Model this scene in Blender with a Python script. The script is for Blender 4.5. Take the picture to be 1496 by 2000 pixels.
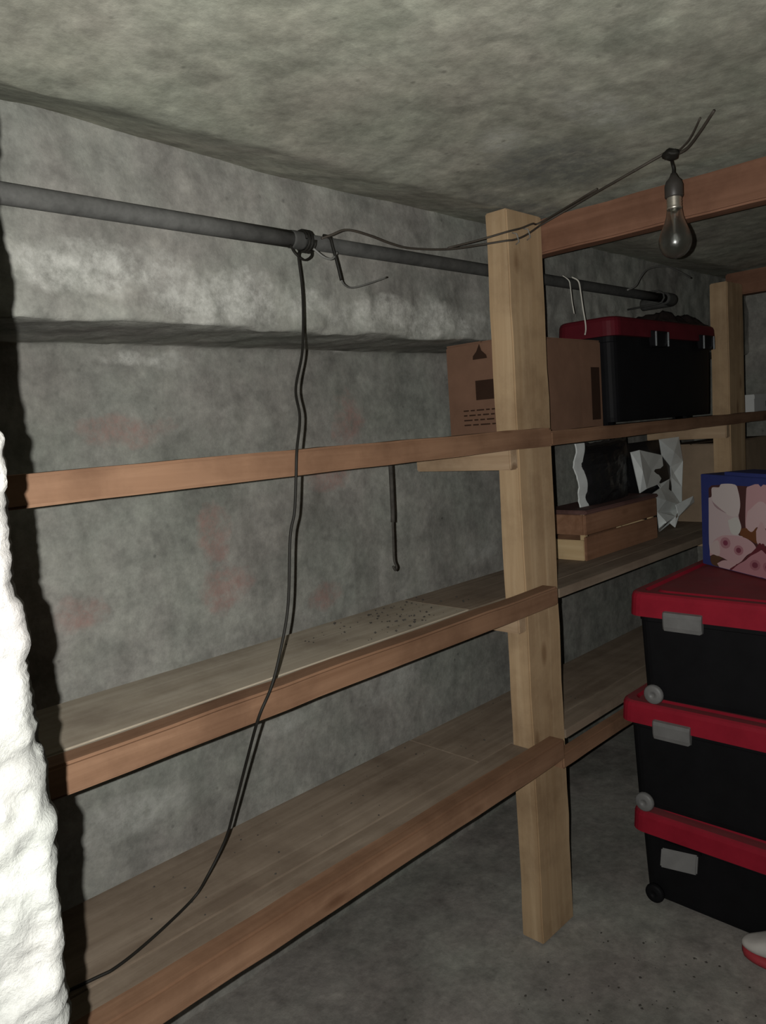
import bpy, bmesh, math, random
import numpy as np
from mathutils import Vector, Matrix, noise

random.seed(7)
for o in list(bpy.data.objects):
    bpy.data.objects.remove(o)
scene = bpy.context.scene
COL = scene.collection

# ------------------------------------------------------------------ camera
EYE = Vector((0.0, 0.0, 1.25))
YAW, PITCH, ROLL = math.radians(44.93), math.radians(6.15), math.radians(4.05)
fwd = Vector((math.cos(YAW) * math.cos(PITCH), math.sin(YAW) * math.cos(PITCH), -math.sin(PITCH)))
rgt = Vector((math.sin(YAW), -math.cos(YAW), 0))
dwn = fwd.cross(rgt)
rt = math.cos(ROLL) * rgt + math.sin(ROLL) * dwn
dn = -math.sin(ROLL) * rgt + math.cos(ROLL) * dwn
cam_data = bpy.data.cameras.new('camera')
cam = bpy.data.objects.new('camera', cam_data)
COL.objects.link(cam)
rot = Matrix((rt, -dn, -fwd)).transposed()
cam.matrix_world = Matrix.Translation(EYE) @ rot.to_4x4()
cam_data.sensor_fit = 'VERTICAL'
cam_data.sensor_height = 36.0
cam_data.lens = 36.0 * 1500.0 / 2000.0
cam_data.clip_start = 0.02
scene.camera = cam

# ------------------------------------------------------------------ light
world = bpy.data.worlds.new('world')
scene.world = world
world.use_nodes = True
world.node_tree.nodes['Background'].inputs[0].default_value = (0.9, 1.0, 0.95, 1)
world.node_tree.nodes['Background'].inputs[1].default_value = 0.002

flash_data = bpy.data.lights.new('phone_flash', 'SPOT')       # the phone's own lamp, beside its lens
flash_data.energy = 77.0
flash_data.color = (1.0, 0.985, 0.94)
flash_data.spot_size = math.radians(150)
flash_data.spot_blend = 1.0
flash_data.shadow_soft_size = 0.0025
flash = bpy.data.objects.new('phone_flash', flash_data)
COL.objects.link(flash)
aim = (fwd - 0.02 * rt - 0.02 * dn).normalized()                # it points where the lens points
flash.location = (-0.0185, 0.0193, 1.2549)
flash.rotation_euler = aim.to_track_quat('-Z', 'Y').to_euler()

vs = scene.view_settings
vs.view_transform = 'Standard'
vs.look = 'None'
vs.exposure = 0.0
vs.gamma = 1.0
vs.use_curve_mapping = False

# ------------------------------------------------------------------ materials
def new_mat(name):
    m = bpy.data.materials.new(name)
    m.use_nodes = True
    nt = m.node_tree
    b = nt.nodes['Principled BSDF']
    return m, nt, b

def nd(nt, typ, **kw):
    n = nt.nodes.new(typ)
    for k, v in kw.items():
        setattr(n, k, v)
    return n

def ramp(nt, src, stops):
    r = nd(nt, 'ShaderNodeValToRGB')
    e = r.color_ramp.elements
    while len(e) < len(stops):
        e.new(0.5)
    for i, (p, c) in enumerate(stops):
        e[i].position = p
        e[i].color = (c[0], c[1], c[2], 1) if not isinstance(c, (int, float)) else (c, c, c, 1)
    nt.links.new(src, r.inputs[0])
    return r.outputs[0]

def coords(nt, scale=(1, 1, 1), rotz=0.0, world_space=True):
    t = nd(nt, 'ShaderNodeTexCoord')
    mp = nd(nt, 'ShaderNodeMapping')
    mp.inputs['Scale'].default_value = scale
    mp.inputs['Rotation'].default_value = (0, 0, rotz)
    nt.links.new(t.outputs['Object'], mp.inputs[0])
    return mp.outputs[0]

def noise_tex(nt, vec, scale, detail=6, rough=0.6, dist=0.0):
    n = nd(nt, 'ShaderNodeTexNoise')
    n.inputs['Scale'].default_value = scale
    n.inputs['Detail'].default_value = detail
    n.inputs['Roughness'].default_value = rough
    n.inputs['Distortion'].default_value = dist
    nt.links.new(vec, n.inputs['Vector'])
    return n.outputs[0]

def mix(nt, fac, a, b, mode='MIX'):
    m = nd(nt, 'ShaderNodeMix', data_type='RGBA', blend_type=mode)
    if isinstance(fac, (int, float)):
        m.inputs[0].default_value = fac
    else:
        nt.links.new(fac, m.inputs[0])
    for s, i in ((a, 6), (b, 7)):
        if isinstance(s, tuple):
            m.inputs[i].default_value = (s[0], s[1], s[2], 1)
        else:
            nt.links.new(s, m.inputs[i])
    return m.outputs[2]

def math_n(nt, op, a, b=None, c=None):
    m = nd(nt, 'ShaderNodeMath', operation=op)
    for i, s in enumerate((a, b, c)):
        if s is None:
            continue
        if isinstance(s, (int, float)):
            m.inputs[i].default_value = s
        else:
            nt.links.new(s, m.inputs[i])
    return m.outputs[0]

def bump(nt, bsdf, h, strength, dist):
    b = nd(nt, 'ShaderNodeBump')
    b.inputs['Strength'].default_value = strength
    b.inputs['Distance'].default_value = dist
    nt.links.new(h, b.inputs['Height'])
    nt.links.new(b.outputs[0], bsdf.inputs['Normal'])

def blobs(nt, spots, ax, wob=0.35):
    """soft stained patches: spots (u, v, ru, rv) in metres on the object's own axes ax"""
    t = nd(nt, 'ShaderNodeTexCoord')
    sp = nd(nt, 'ShaderNodeSeparateXYZ')
    nt.links.new(t.outputs['Object'], sp.inputs[0])
    nz = noise_tex(nt, t.outputs['Object'], 14, 5, 0.65)
    out = None
    for (u, v, ru, rv) in spots:
        du = math_n(nt, 'DIVIDE', math_n(nt, 'SUBTRACT', sp.outputs[ax[0]], u), ru)
        dv = math_n(nt, 'DIVIDE', math_n(nt, 'SUBTRACT', sp.outputs[ax[1]], v), rv)
        r = math_n(nt, 'ADD', math_n(nt, 'MULTIPLY', du, du), math_n(nt, 'MULTIPLY', dv, dv))
        r = math_n(nt, 'ADD', r, math_n(nt, 'MULTIPLY', math_n(nt, 'SUBTRACT', nz, 0.5), 4 * wob))
        k = nd(nt, 'ShaderNodeMapRange')
        k.inputs[1].default_value = 1.0
        k.inputs[2].default_value = 0.15
        nt.links.new(r, k.inputs[0])
        out = k.outputs[0] if out is None else math_n(nt, 'MAXIMUM', out, k.outputs[0])
    return out

def concrete(name, dark, mid, light, streak=0.0, bump_d=0.006, patches=(), fine=55, rough_cells=1.0, dr=0.0, speck=0.35):
    m, nt, b = new_mat(name)
    v = coords(nt)
    big = noise_tex(nt, v, 2.2, 6, 0.62, 0.4)
    med = noise_tex(nt, v, 11, 8, 0.7, 0.2)
    fin = noise_tex(nt, v, fine, 6, 0.75)
    c = ramp(nt, big, [(0.30, dark), (0.5, mid), (0.72, light)])
    c2 = ramp(nt, med, [(0.3, (0.62, 0.62, 0.62)), (0.5, (0.98, 0.98, 0.98)), (0.72, (1.28, 1.28, 1.26))])
    c = mix(nt, 0.8, c, c2, 'MULTIPLY')
    c3 = ramp(nt, fin, [(0.3, (0.72, 0.72, 0.72)), (0.55, (1, 1, 1)), (0.75, (1.22, 1.22, 1.22))])
    c = mix(nt, 0.75, c, c3, 'MULTIPLY')
    if streak:
        vs_ = coords(nt, (6, 6, 1.0))
        st = noise_tex(nt, vs_, 2.2, 4, 0.6)
        c4 = ramp(nt, st, [(0.36, (0.5, 0.5, 0.48)), (0.52, (1, 1, 1)), (0.75, (1.12, 1.12, 1.12))])
        c = mix(nt, streak, c, c4, 'MULTIPLY')
    c5 = ramp(nt, noise_tex(nt, v, 24, 3, 0.55), [(0.34, (0.74, 0.74, 0.73)), (0.5, (0.98, 0.98, 0.98)), (0.66, (1.24, 1.24, 1.24))])
    c = mix(nt, speck, c, c5, 'MULTIPLY')
    tint = ramp(nt, noise_tex(nt, v, 3.3, 4, 0.6), [(0.38, (0.95, 1.02, 0.97)), (0.62, (1.05, 0.98, 0.98))])
    c = mix(nt, 0.5, c, tint, 'MULTIPLY')
    for (spots, ax, colr, amt, wob) in patches:
        msk = blobs(nt, spots, ax, wob)
        brk = ramp(nt, noise_tex(nt, v, 38, 6, 0.75), [(0.36, 0.15), (0.62, 1.0)])
        msk = math_n(nt, 'MULTIPLY', msk, brk)
        c = mix(nt, math_n(nt, 'MULTIPLY', msk, amt), c, colr)
    # small pits
    vo = nd(nt, 'ShaderNodeTexVoronoi')
    vo.inputs['Scale'].default_value = 26
    nt.links.new(v, vo.inputs['Vector'])
    pit = ramp(nt, vo.outputs[0], [(0.05, 0.35), (0.14, 1.0)])
    gate = ramp(nt, noise_tex(nt, v, 5, 3, 0.6), [(0.52, 1.0), (0.62, 0.0)])
    pit = mix(nt, gate, pit, (1.0, 1.0, 1.0))
    c = mix(nt, 0.55 * rough_cells, c, pit, 'MULTIPLY')
    nt.links.new(c, b.inputs['Base Color'])
    b.inputs['Roughness'].default_value = 0.95
    b.inputs['Diffuse Roughness'].default_value = dr
    b.inputs['Specular IOR Level'].default_value = 0.15
    h = math_n(nt, 'ADD', math_n(nt, 'MULTIPLY', med, 0.6), math_n(nt, 'MULTIPLY', fin, 0.4))
    bump(nt, b, h, 0.9, bump_d)
    return m

def wood(name, dark, light, axis, grain=1.0, knots=True, rough=0.75):
    m, nt, b = new_mat(name)
    sc = [34, 34, 34]
    sc[axis] = 1.6
    info = nd(nt, 'ShaderNodeObjectInfo')
    t = nd(nt, 'ShaderNodeTexCoord')
    add = nd(nt, 'ShaderNodeVectorMath', operation='ADD')
    comb = nd(nt, 'ShaderNodeCombineXYZ')
    k = math_n(nt, 'MULTIPLY', info.outputs['Random'], 7.0)
    for i in range(3):
        nt.links.new(k, comb.inputs[i])
    nt.links.new(t.outputs['Object'], add.inputs[0])
    nt.links.new(comb.outputs[0], add.inputs[1])
    mp = nd(nt, 'ShaderNodeMapping')
    mp.inputs['Scale'].default_value = sc
    nt.links.new(add.outputs[0], mp.inputs[0])
    g = noise_tex(nt, mp.outputs[0], 1.0, 5, 0.6, 0.5)
    c = ramp(nt, g, [(0.3, dark), (0.55, tuple((a + b_) / 2 for a, b_ in zip(dark, light))), (0.7, light)])
    dirt = noise_tex(nt, add.outputs[0], 5.0, 6, 0.65)
    c2 = ramp(nt, dirt, [(0.32, (0.6, 0.56, 0.54)), (0.55, (1, 1, 1)), (0.8, (1.12, 1.1, 1.08))])
    c = mix(nt, 0.8, c, c2, 'MULTIPLY')
    if knots:
        mk = nd(nt, 'ShaderNodeMapping')
        s2 = [11, 11, 11]
        s2[axis] = 4.5
        mk.inputs['Scale'].default_value = s2
        nt.links.new(add.outputs[0], mk.inputs[0])
        vo = nd(nt, 'ShaderNodeTexVoronoi')
        vo.inputs['Scale'].default_value = 1.0
        nt.links.new(mk.outputs[0], vo.inputs['Vector'])
        kn = ramp(nt, vo.outputs[0], [(0.06, (0.45, 0.36, 0.3)), (0.16, (1, 1, 1))])
        c = mix(nt, 0.7, c, kn, 'MULTIPLY')
    nt.links.new(c, b.inputs['Base Color'])
    b.inputs['Roughness'].default_value = rough
    b.inputs['Specular IOR Level'].default_value = 0.25
    bump(nt, b, g, 0.35 * grain, 0.002)
    return m

def plain(name, col, rough=0.6, metal=0.0, var=0.15, scale=20, spec=0.4, bump_d=0.0, dust=0.0):
    m, nt, b = new_mat(name)
    n = noise_tex(nt, coords(nt), scale, 5, 0.65)
    lo = tuple(c * (1 - var) for c in col)
    hi = tuple(min(1, c * (1 + var)) for c in col)
    c = ramp(nt, n, [(0.3, lo), (0.7, hi)])
    if dust:                                    # dust lies on what faces up
        g = nd(nt, 'ShaderNodeNewGeometry')
        sp = nd(nt, 'ShaderNodeSeparateXYZ')
        nt.links.new(g.outputs['Normal'], sp.inputs[0])
        up_ = ramp(nt, sp.outputs[2], [(0.75, 0.0), (0.97, 1.0)])
        dn_ = ramp(nt, noise_tex(nt, coords(nt), 9, 6, 0.7), [(0.3, 0.55), (0.7, 1.0)])
        c = mix(nt, math_n(nt, 'MULTIPLY', math_n(nt, 'MULTIPLY', up_, dn_), dust), c, (0.12, 0.105, 0.095))
    nt.links.new(c, b.inputs['Base Color'])
    b.inputs['Roughness'].default_value = rough
    b.inputs['Metallic'].default_value = metal
    b.inputs['Specular IOR Level'].default_value = spec
    if bump_d:
        bump(nt, b, n, 0.6, bump_d)
    return m

RED_SPOTS = [(1.36, 1.28, 0.055, 0.091), (0.932, 1.049, 0.049, 0.073), (1.276, 1.142, 0.085, 0.037), (0.607, 0.936, 0.061, 0.043), (0.946, 0.919, 0.073, 0.061), (0.742, 1.284, 0.11, 0.037), (1.245, 0.845, 0.061, 0.037)]
M_CEIL = concrete('ceiling_concrete', (0.222, 0.222, 0.184), (0.282, 0.282, 0.236), (0.35, 0.35, 0.30), bump_d=0.003, dr=0.12, speck=0.6,
                  patches=[([(1.33, 0.80, 0.20, 0.13), (1.55, 0.98, 0.3, 0.06)], (0, 1), (0.12, 0.125, 0.12), 0.75, 0.35),
                           ([(1.17, 0.62, 0.14, 0.05), (1.13, 0.78, 0.06, 0.06)], (0, 1), (0.46, 0.46, 0.42), 0.5, 0.3)])
M_WALL = concrete('wall_concrete', (0.205, 0.207, 0.188), (0.268, 0.268, 0.246), (0.335, 0.332, 0.305), streak=0.3, bump_d=0.004,
                  patches=[(RED_SPOTS, (0, 2), (0.32, 0.18, 0.155), 0.6, 0.9),
                           ([(1.87, 0.85, 0.10, 0.04), (1.45, 0.57, 0.16, 0.07), (1.05, 0.56, 0.10, 0.03), (0.66, 0.50, 0.16, 0.05), (0.86, 1.425, 0.05, 0.02)], (0, 2), (0.46, 0.46, 0.43), 0.6, 0.7),
                           ([(0.62, 1.54, 0.22, 0.045), (0.85, 1.515, 0.22, 0.055), (1.35, 1.50, 0.3, 0.05), (0.77, 1.425, 0.06, 0.02)],
                            (0, 2), (0.60, 0.60, 0.56), 0.75, 0.95)])
M_FLOOR = concrete('floor_concrete', (0.18, 0.17, 0.155), (0.25, 0.24, 0.22), (0.33, 0.32, 0.29), bump_d=0.004)
M_NEAR = concrete('near_wall_concrete', (0.18, 0.18, 0.172), (0.29, 0.29, 0.28), (0.45, 0.45, 0.437), bump_d=0.006, fine=70)
M_POST = wood('post_wood', (0.34, 0.23, 0.13), (0.46, 0.335, 0.205), 2)
M_RAIL = wood('rail_wood', (0.165, 0.088, 0.050), (0.265, 0.155, 0.095), 0)
M_BEAM = wood('beam_wood', (0.15, 0.072, 0.043), (0.23, 0.118, 0.075), 1)
M_CLEAT = wood('cleat_wood', (0.30, 0.20, 0.12), (0.48, 0.36, 0.24), 1)
M_PLANK = wood('plank_wood', (0.19, 0.145, 0.105), (0.28, 0.225, 0.17), 0, knots=False, rough=0.9)
M_DUSTY = wood('dusty_plank_wood', (0.34, 0.29, 0.22), (0.45, 0.40, 0.32), 0, grain=0.5, knots=False, rough=0.95)
M_CRATE = wood('crate_wood', (0.20, 0.10, 0.055), (0.30, 0.165, 0.10), 0)
M_CRATE_PALE = wood('crate_pale_wood', (0.42, 0.30, 0.16), (0.55, 0.42, 0.25), 1, knots=False)
M_LID_WOOD = wood('crate_lid_wood', (0.09, 0.045, 0.04), (0.14, 0.075, 0.065), 0)
M_PIPE = plain('pipe_metal', (0.105, 0.105, 0.10), 0.75, 0.0, 0.3, 30, 0.2)
M_PIPE_DARK = plain('pipe_dark_metal', (0.055, 0.055, 0.052), 0.8, 0.0, 0.3, 30, 0.2)
M_CORD = plain('cord_rubber', (0.012, 0.011, 0.009), 0.6, 0.0, 0.2, 20, 0.2)
M_CABLE = plain('cable_rubber', (0.05, 0.042, 0.034), 0.6, 0.0, 0.2, 20, 0.3)
M_WIRE = plain('grey_wire', (0.17, 0.17, 0.16), 0.6, 0.0, 0.2)
M_STRING = plain('white_string', (0.55, 0.53, 0.47), 0.9, 0.0, 0.1)
M_CARD = plain('cardboard', (0.17, 0.096, 0.064), 0.9, 0.0, 0.14, 9, 0.1)
M_CARD2 = plain('old_cardboard', (0.24, 0.18, 0.125), 0.9, 0.0, 0.15, 9, 0.1)
M_INK = plain('dark_brown_ink', (0.034, 0.018, 0.012), 0.9, 0.0, 0.1, 20, 0.1)
M_BLACK = plain('black_plastic', (0.0065, 0.0065, 0.0075), 0.6, 0.0, 0.2, 12, 0.12)
M_RED = plain('red_plastic', (0.25, 0.012, 0.025), 0.6, 0.0, 0.12, 15, 0.1, dust=0.45)
M_DARKRED = plain('dark_red_plastic', (0.095, 0.008, 0.014), 0.6, 0.0, 0.15, 15, 0.2)
M_GREY = plain('grey_plastic', (0.15, 0.15, 0.148), 0.5, 0.0, 0.12, 25, 0.4)
M_STEEL = plain('galvanised_latch', (0.30, 0.32, 0.33), 0.35, 0.7, 0.1, 25, 0.5)
M_BLUE = plain('blue_card', (0.030, 0.042, 0.17), 0.6, 0.0, 0.1, 12, 0.3)
M_FOIL = plain('silver_foil', (0.74, 0.78, 0.77), 0.45, 0.15, 0.12, 12, 0.5)
M_BAG = plain('black_foil', (0.009, 0.009, 0.010), 0.40, 0.0, 0.2, 12, 0.5)
M_CLOTH = plain('dark_cloth', (0.030, 0.022, 0.020), 0.95, 0.0, 0.2, 40, 0.1, 0.002)
M_WHITE = plain('white_card', (0.55, 0.56, 0.55), 0.7, 0.0, 0.06, 12, 0.3)
M_BAKELITE = plain('socket_bakelite', (0.040, 0.036, 0.032), 0.45, 0.0, 0.2)
M_BRASS = plain('bulb_base_metal', (0.60, 0.56, 0.48), 0.35, 0.9, 0.1, 40, 0.5)
M_IRON = plain('rusty_iron', (0.050, 0.046, 0.040), 0.85, 0.0, 0.3, 60, 0.2)
M_SHOE_RED = plain('shoe_red_rubber', (0.34, 0.035, 0.045), 0.6, 0.0, 0.12)
M_SHOE_WHITE = plain('shoe_white_rubber', (0.55, 0.53, 0.50), 0.6, 0.0, 0.08)
M_GLASS, _nt, _b = new_mat('bulb_glass')
_b.inputs['Base Color'].default_value = (0.9, 0.92, 0.9, 1)
_b.inputs['Transmission Weight'].default_value = 1.0
_b.inputs['Roughness'].default_value = 0.22
_b.inputs['IOR'].default_value = 1.45
M_PRINT, _nt, _b = new_mat('blossom_print')
_a = nd(_nt, 'ShaderNodeVertexColor', layer_name='Col')
_nt.links.new(_a.outputs[0], _b.inputs['Base Color'])
_b.inputs['Roughness'].default_value = 0.45

# ------------------------------------------------------------------ helpers
WLOC = {}

def tag(o, label=None, cat=None, group=None, kind=None):
    if label: o['label'] = label
    if cat: o['category'] = cat
    if group: o['group'] = group
    if kind: o['kind'] = kind
    return o

def empty(name, loc, label, cat, group=None, rotz=0.0):
    o = bpy.data.objects.new(name, None)
    o.empty_display_size = 0.05
    COL.objects.link(o)
    o.location = loc
    o.rotation_euler = (0, 0, rotz)
    WLOC[o.name] = Vector(loc)
    return tag(o, label, cat, group)

def link_mesh(name, me, mat, parent=None, origin=(0, 0, 0), smooth=False):
    """origin: where the object's origin stands, in the parent thing's own frame if there is a parent, else in the room"""
    o = bpy.data.objects.new(name, me)
    COL.objects.link(o)
    if mat: me.materials.append(mat)
    if smooth:
        me.polygons.foreach_set('use_smooth', [True] * len(me.polygons))
    o.location = origin
    if parent: o.parent = parent
    return o

def from_py(name, verts, faces, mat, parent=None, origin=(0, 0, 0), smooth=False):
    me = bpy.data.meshes.new(name)
    me.from_pydata([tuple(v) for v in verts], [], faces)
    me.update()
    return link_mesh(name, me, mat, parent, origin, smooth)

def box(name, lo, hi, mat, parent=None, bevel=0.003, base=(0, 0, 0), rough=0.0, cuts=0):
    """box between two points of the room; base = the parent's place in the room"""
    lo, hi = Vector(lo), Vector(hi)
    c, s = (lo + hi) / 2, hi - lo
    bm = bmesh.new()
    bmesh.ops.create_cube(bm, size=1.0)
    bmesh.ops.scale(bm, vec=s, verts=bm.verts)
    if cuts:
        ax = max(range(3), key=lambda i: s[i])
        es = [e for e in bm.edges if abs((e.verts[0].co - e.verts[1].co)[ax]) > s[ax] * 0.9]
        bmesh.ops.subdivide_edges(bm, edges=es, cuts=cuts)
    if bevel:
        es = [e for e in bm.edges if e.calc_face_angle(0) > 0.5]
        bmesh.ops.bevel(bm, geom=es, offset=bevel, segments=2, affect='EDGES')
    if rough:
        for v in bm.verts:
            p = (v.co + c) * 9
            v.co += Vector((noise.noise(p), noise.noise(p + Vector((5, 1, 2))), noise.noise(p + Vector((1, 7, 3))))) * rough
    me = bpy.data.meshes.new(name)
    bm.to_mesh(me); bm.free()
    return link_mesh(name, me, mat, parent, c - Vector(base))

def spline(pts, n=8):
    P = [Vector(p) for p in pts]
    P = [P[0] * 2 - P[1]] + P + [P[-1] * 2 - P[-2]]
    out = []
    for i in range(1, len(P) - 2):
        a, b, c, d = P[i - 1:i + 3]
        for k in range(n):
            t = k / n
            out.append(0.5 * ((2 * b) + (c - a) * t + (2 * a - 5 * b + 4 * c - d) * t * t + (3 * b - a - 3 * c + d) * t ** 3))
    out.append(P[-2])
    return out

def tube(name, pts, r, mat, parent=None, base=(0, 0, 0), seg=8, radii=None):
    P = [Vector(p) - Vector(base) for p in pts]
    o0 = P[0].copy()
    P = [p - o0 for p in P]
    verts, faces = [], []
    up = None
    for i, p in enumerate(P):
        t = (P[min(i + 1, len(P) - 1)] - P[max(i - 1, 0)]).normalized()
        if up is None:
            up = t.orthogonal().normalized()
        up = (up - t * up.dot(t)).normalized()
        s = t.cross(up)
        rr = radii[i] if radii else r
        for k in range(seg):
            a = 2 * math.pi * k / seg
            verts.append(p + (up * math.cos(a) + s * math.sin(a)) * rr)
    for i in range(len(P) - 1):
        for k in range(seg):
            a, b = i * seg + k, i * seg + (k + 1) % seg
            faces.append((a, b, b + seg, a + seg))
    faces.append(tuple(range(seg))[::-1])
    faces.append(tuple((len(P) - 1) * seg + k for k in range(seg)))
    return from_py(name, verts, faces, mat, parent, o0, True)

def lathe(name, prof, mat, parent=None, origin=(0, 0, 0), seg=24, axis='Z', smooth=True):
    verts, faces = [], []
    for (r, z) in prof:
        for k in range(seg):
            a = 2 * math.pi * k / seg
            p = (r * math.cos(a), r * math.sin(a), z)
            if axis == 'X': p = (p[2], p[0], p[1])
            verts.append(p)
    n = len(prof)
    for i in range(n - 1):
        for k in range(seg):
            a, b = i * seg + k, i * seg + (k + 1) % seg
            faces.append((a, b, b + seg, a + seg))
    if prof[0][0] > 1e-5: faces.append(tuple(range(seg))[::-1])
    if prof[-1][0] > 1e-5: faces.append(tuple((n - 1) * seg + k for k in range(seg)))
    return from_py(name, verts, faces, mat, parent, origin, smooth)

def rrect(w, d, r, n=5):
    """rounded rectangle, x extent d, y extent w"""
    out = []
    for cx, cy, a0 in ((d / 2 - r, w / 2 - r, 0), (-d / 2 + r, w / 2 - r, 90), (-d / 2 + r, -w / 2 + r, 180), (d / 2 - r, -w / 2 + r, 270)):
        for k in range(n + 1):
            a = math.radians(a0 + 90 * k / n)
            out.append((cx + r * math.cos(a), cy + r * math.sin(a)))
    return out

def loft(name, loops, mat, parent=None, origin=(0, 0, 0), smooth=False):
    """loops: list of closed rings of 3D points"""
    verts = [p for l in loops for p in l]
    n = len(loops[0])
    faces = []
    for i in range(len(loops) - 1):
        for k in range(n):
            a, b = i * n + k, i * n + (k + 1) % n
            faces.append((a, b, b + n, a + n))
    faces.append(tuple(range(n))[::-1])
    faces.append(tuple((len(loops) - 1) * n + k for k in range(n)))
    return from_py(name, verts, faces, mat, parent, origin, smooth)

def ss(a, b, x):
    t = max(0.0, min(1.0, (x - a) / (b - a)))
    return t * t * (3 - 2 * t)

def fbm(p, s, o=4):
    return noise.fractal(Vector(p) * s, 0.9, 2.1, o)

# ------------------------------------------------------------------ setting
def grid_mesh(name, us, vs_, fn, mat, flip=False):
    verts = [fn(u, v) for v in vs_ for u in us]
    n = len(us)
    faces = []
    for j in range(len(vs_) - 1):
        for i in range(n - 1):
            a = j * n + i
            f = (a, a + 1, a + n + 1, a + n)
            faces.append(f[::-1] if flip else f)
    o = from_py(name, verts, faces, mat, None, (0, 0, 0), True)
    return tag(o, kind='structure')

X0, X1 = -0.9, 3.52
XS = [X0 + i * 0.016 for i in range(int((X1 - X0) / 0.016) + 1)]

# ceiling: poured slab, curving up just before the wall footing
def f_ceil(x, y):
    z = 1.722 - 0.018 * (max(0.0, min(y, 1.0) - 0.7) / 0.3) ** 1.6
    end = 1.774 - 0.020 * ss(0.5, 1.0, x)                     # it coves up where it meets the footing
    t = max(0.0, (y - (1.000 + 0.012 * fbm((x, 2, 7), 4, 3))) / 0.216)
    z += (end - 1.704) * t
    r = (0.0012 * fbm((x, y, 0.3), 9) + 0.0020 * fbm((x, y, 4), 38, 3)) * (1 - 0.6 * min(1, t * 8))
    return (x, y, z + r)
grid_mesh('ceiling', XS, [-1.3 + i * 0.0165 for i in range(160)], f_ceil, M_CEIL, True)

def f_floor(x, y):
    return (x, y, -0.004 + 0.0028 * fbm((x, y, 9), 5, 4))
grid_mesh('floor', [X0 + i * 0.03 for i in range(148)], [-1.3 + i * 0.03 for i in range(94)], f_floor, M_FLOOR)

# shelf wall: a footing beam hangs out over the lower wall
YW, YB, ZS = 1.46, 1.216, 1.4565
prof = []
for i in range(24): prof.append((YB, 1.79 - i * (1.79 - ZS - 0.012) / 23, 1))
for i in range(1, 5):
    a = math.pi / 2 * i / 4
    prof.append((YB + 0.012 * (1 - math.cos(a)), ZS + 0.012 - 0.012 * math.sin(a), 1))
for i in range(1, 11): prof.append((YB + 0.012 + i * (YW - YB - 0.012) / 10, ZS - 0.004 * i / 10, 0.45))
for i in range(1, 88): prof.append((YW, ZS - 0.004 - i * (ZS + 0.020) / 87, 0.5))
def f_wall(x, j):
    y, z, k = prof[j]
    base = Vector((x, y, z))
    crust = ss(1.62, 1.55, z) * ss(1.44, 1.47, z)
    d = k * (0.007 * fbm(base, 6) + 0.004 * fbm(base, 26, 3)) + crust * 0.008 * fbm(base + Vector((3, 3, 3)), 16, 4)
    if y < YW - 0.002 and z < ZS + 0.001:       # soffit: moves up and down
        return (x, y, z + d * 0.8)
    wav = 0.004 * fbm(base, 2, 2)
    return (x, y - d + wav, z + (0.006 * fbm(base, 9) if abs(z - ZS) < 0.02 else 0))
grid_mesh('wall_left', XS, list(range(len(prof))), f_wall, M_WALL, True)

def f_end(y, z):
    p = Vector((3.5, y, z))
    return (3.5 - 0.010 * fbm(p, 5) - 0.006 * fbm(p, 18, 3), y, z)
grid_mesh('wall_end', [-1.32 + i * 0.03 for i in range(95)], [-0.03 + i * 0.03 for i in range(62)], f_end, M_WALL, True)

def f_right(x, z):
    p = Vector((x, -1.25, z))
    return (x, -1.25 + 0.008 * fbm(p, 5), z)
grid_mesh('wall_right', [X0 + i * 0.05 for i in range(90)], [-0.03 + i * 0.05 for i in range(37)], f_right, M_WALL)

# near wall: broken edge of the opening the photo is taken through
EDGE = [(1.8, 0.192), (1.6, 0.186), (1.45, 0.186), (1.40, 0.180), (1.36, 0.1835), (1.32, 0.179), (1.289, 0.1767), (1.278, 0.1796), (1.262, 0.1796), (1.245, 0.18), (1.224, 0.1788), (1.205, 0.1778), (1.185, 0.1774),
        (1.173, 0.1752), (1.161, 0.1776), (1.145, 0.1821), (1.133, 0.1827), (1.119, 0.1791), (1.105, 0.1785), (1.095, 0.1802), (1.087, 0.1786),
        (1.077, 0.1817), (1.064, 0.1792), (1.051, 0.1823), (1.032, 0.1821), (1.01, 0.1843), (0.988, 0.1842), (0.971, 0.1791), (0.954, 0.1799),
        (0.932, 0.1801), (0.911, 0.1784), (0.889, 0.1786), (0.867, 0.1782), (0.7, 0.181), (0.5, 0.177), (0.3, 0.182), (0.1, 0.178), (-0.05, 0.18)]
ez = np.array([e[0] for e in EDGE][::-1]); ex = np.array([e[1] for e in EDGE][::-1])
def near_wall():
    zs = [-0.03 + i * 0.0033 for i in range(537)]
    verts, faces = [], []
    ncol = 0
    for z in zs:
        e = float(np.interp(z, ez, ex)) + 0.0024 * fbm((0.3, 0.1, z), 60, 3) + 0.0014 * fbm((0.7, 0.4, z), 170, 3)
        row = []
        xs = [-0.9, -0.6, -0.35] + [-0.2 + (e + 0.2) * i / 84 for i in range(84)]
        for x in xs:
            p = Vector((x, 0.5, z))
            d = 0.0050 * fbm(p, 20, 4) + 0.0045 * fbm(p, 60, 4)
            d += 0.012 * ss(0.014, 0.0, e - x)                  # the arris is chipped off
            row.append((x, 0.497 + d, z))
        row.append((e, 0.514, z))
        for k in range(1, 9):                                   # broken reveal
            y = 0.514 + 0.106 * k / 8
            row.append((e - 0.012 - 0.02 * k / 8 + 0.006 * fbm((0.2, y, z), 30, 3), y, z))
        row.append((-0.9, 0.62, z))
        ncol = len(row)
        verts += row
    for j in range(len(zs) - 1):
        for i in range(ncol - 1):
            a = j * ncol + i
            faces.append((a, a + 1, a + ncol + 1, a + ncol))
    tag(from_py('wall_near', verts, faces, M_NEAR, None, (0, 0, 0), True), kind='structure')
near_wall()

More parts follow.
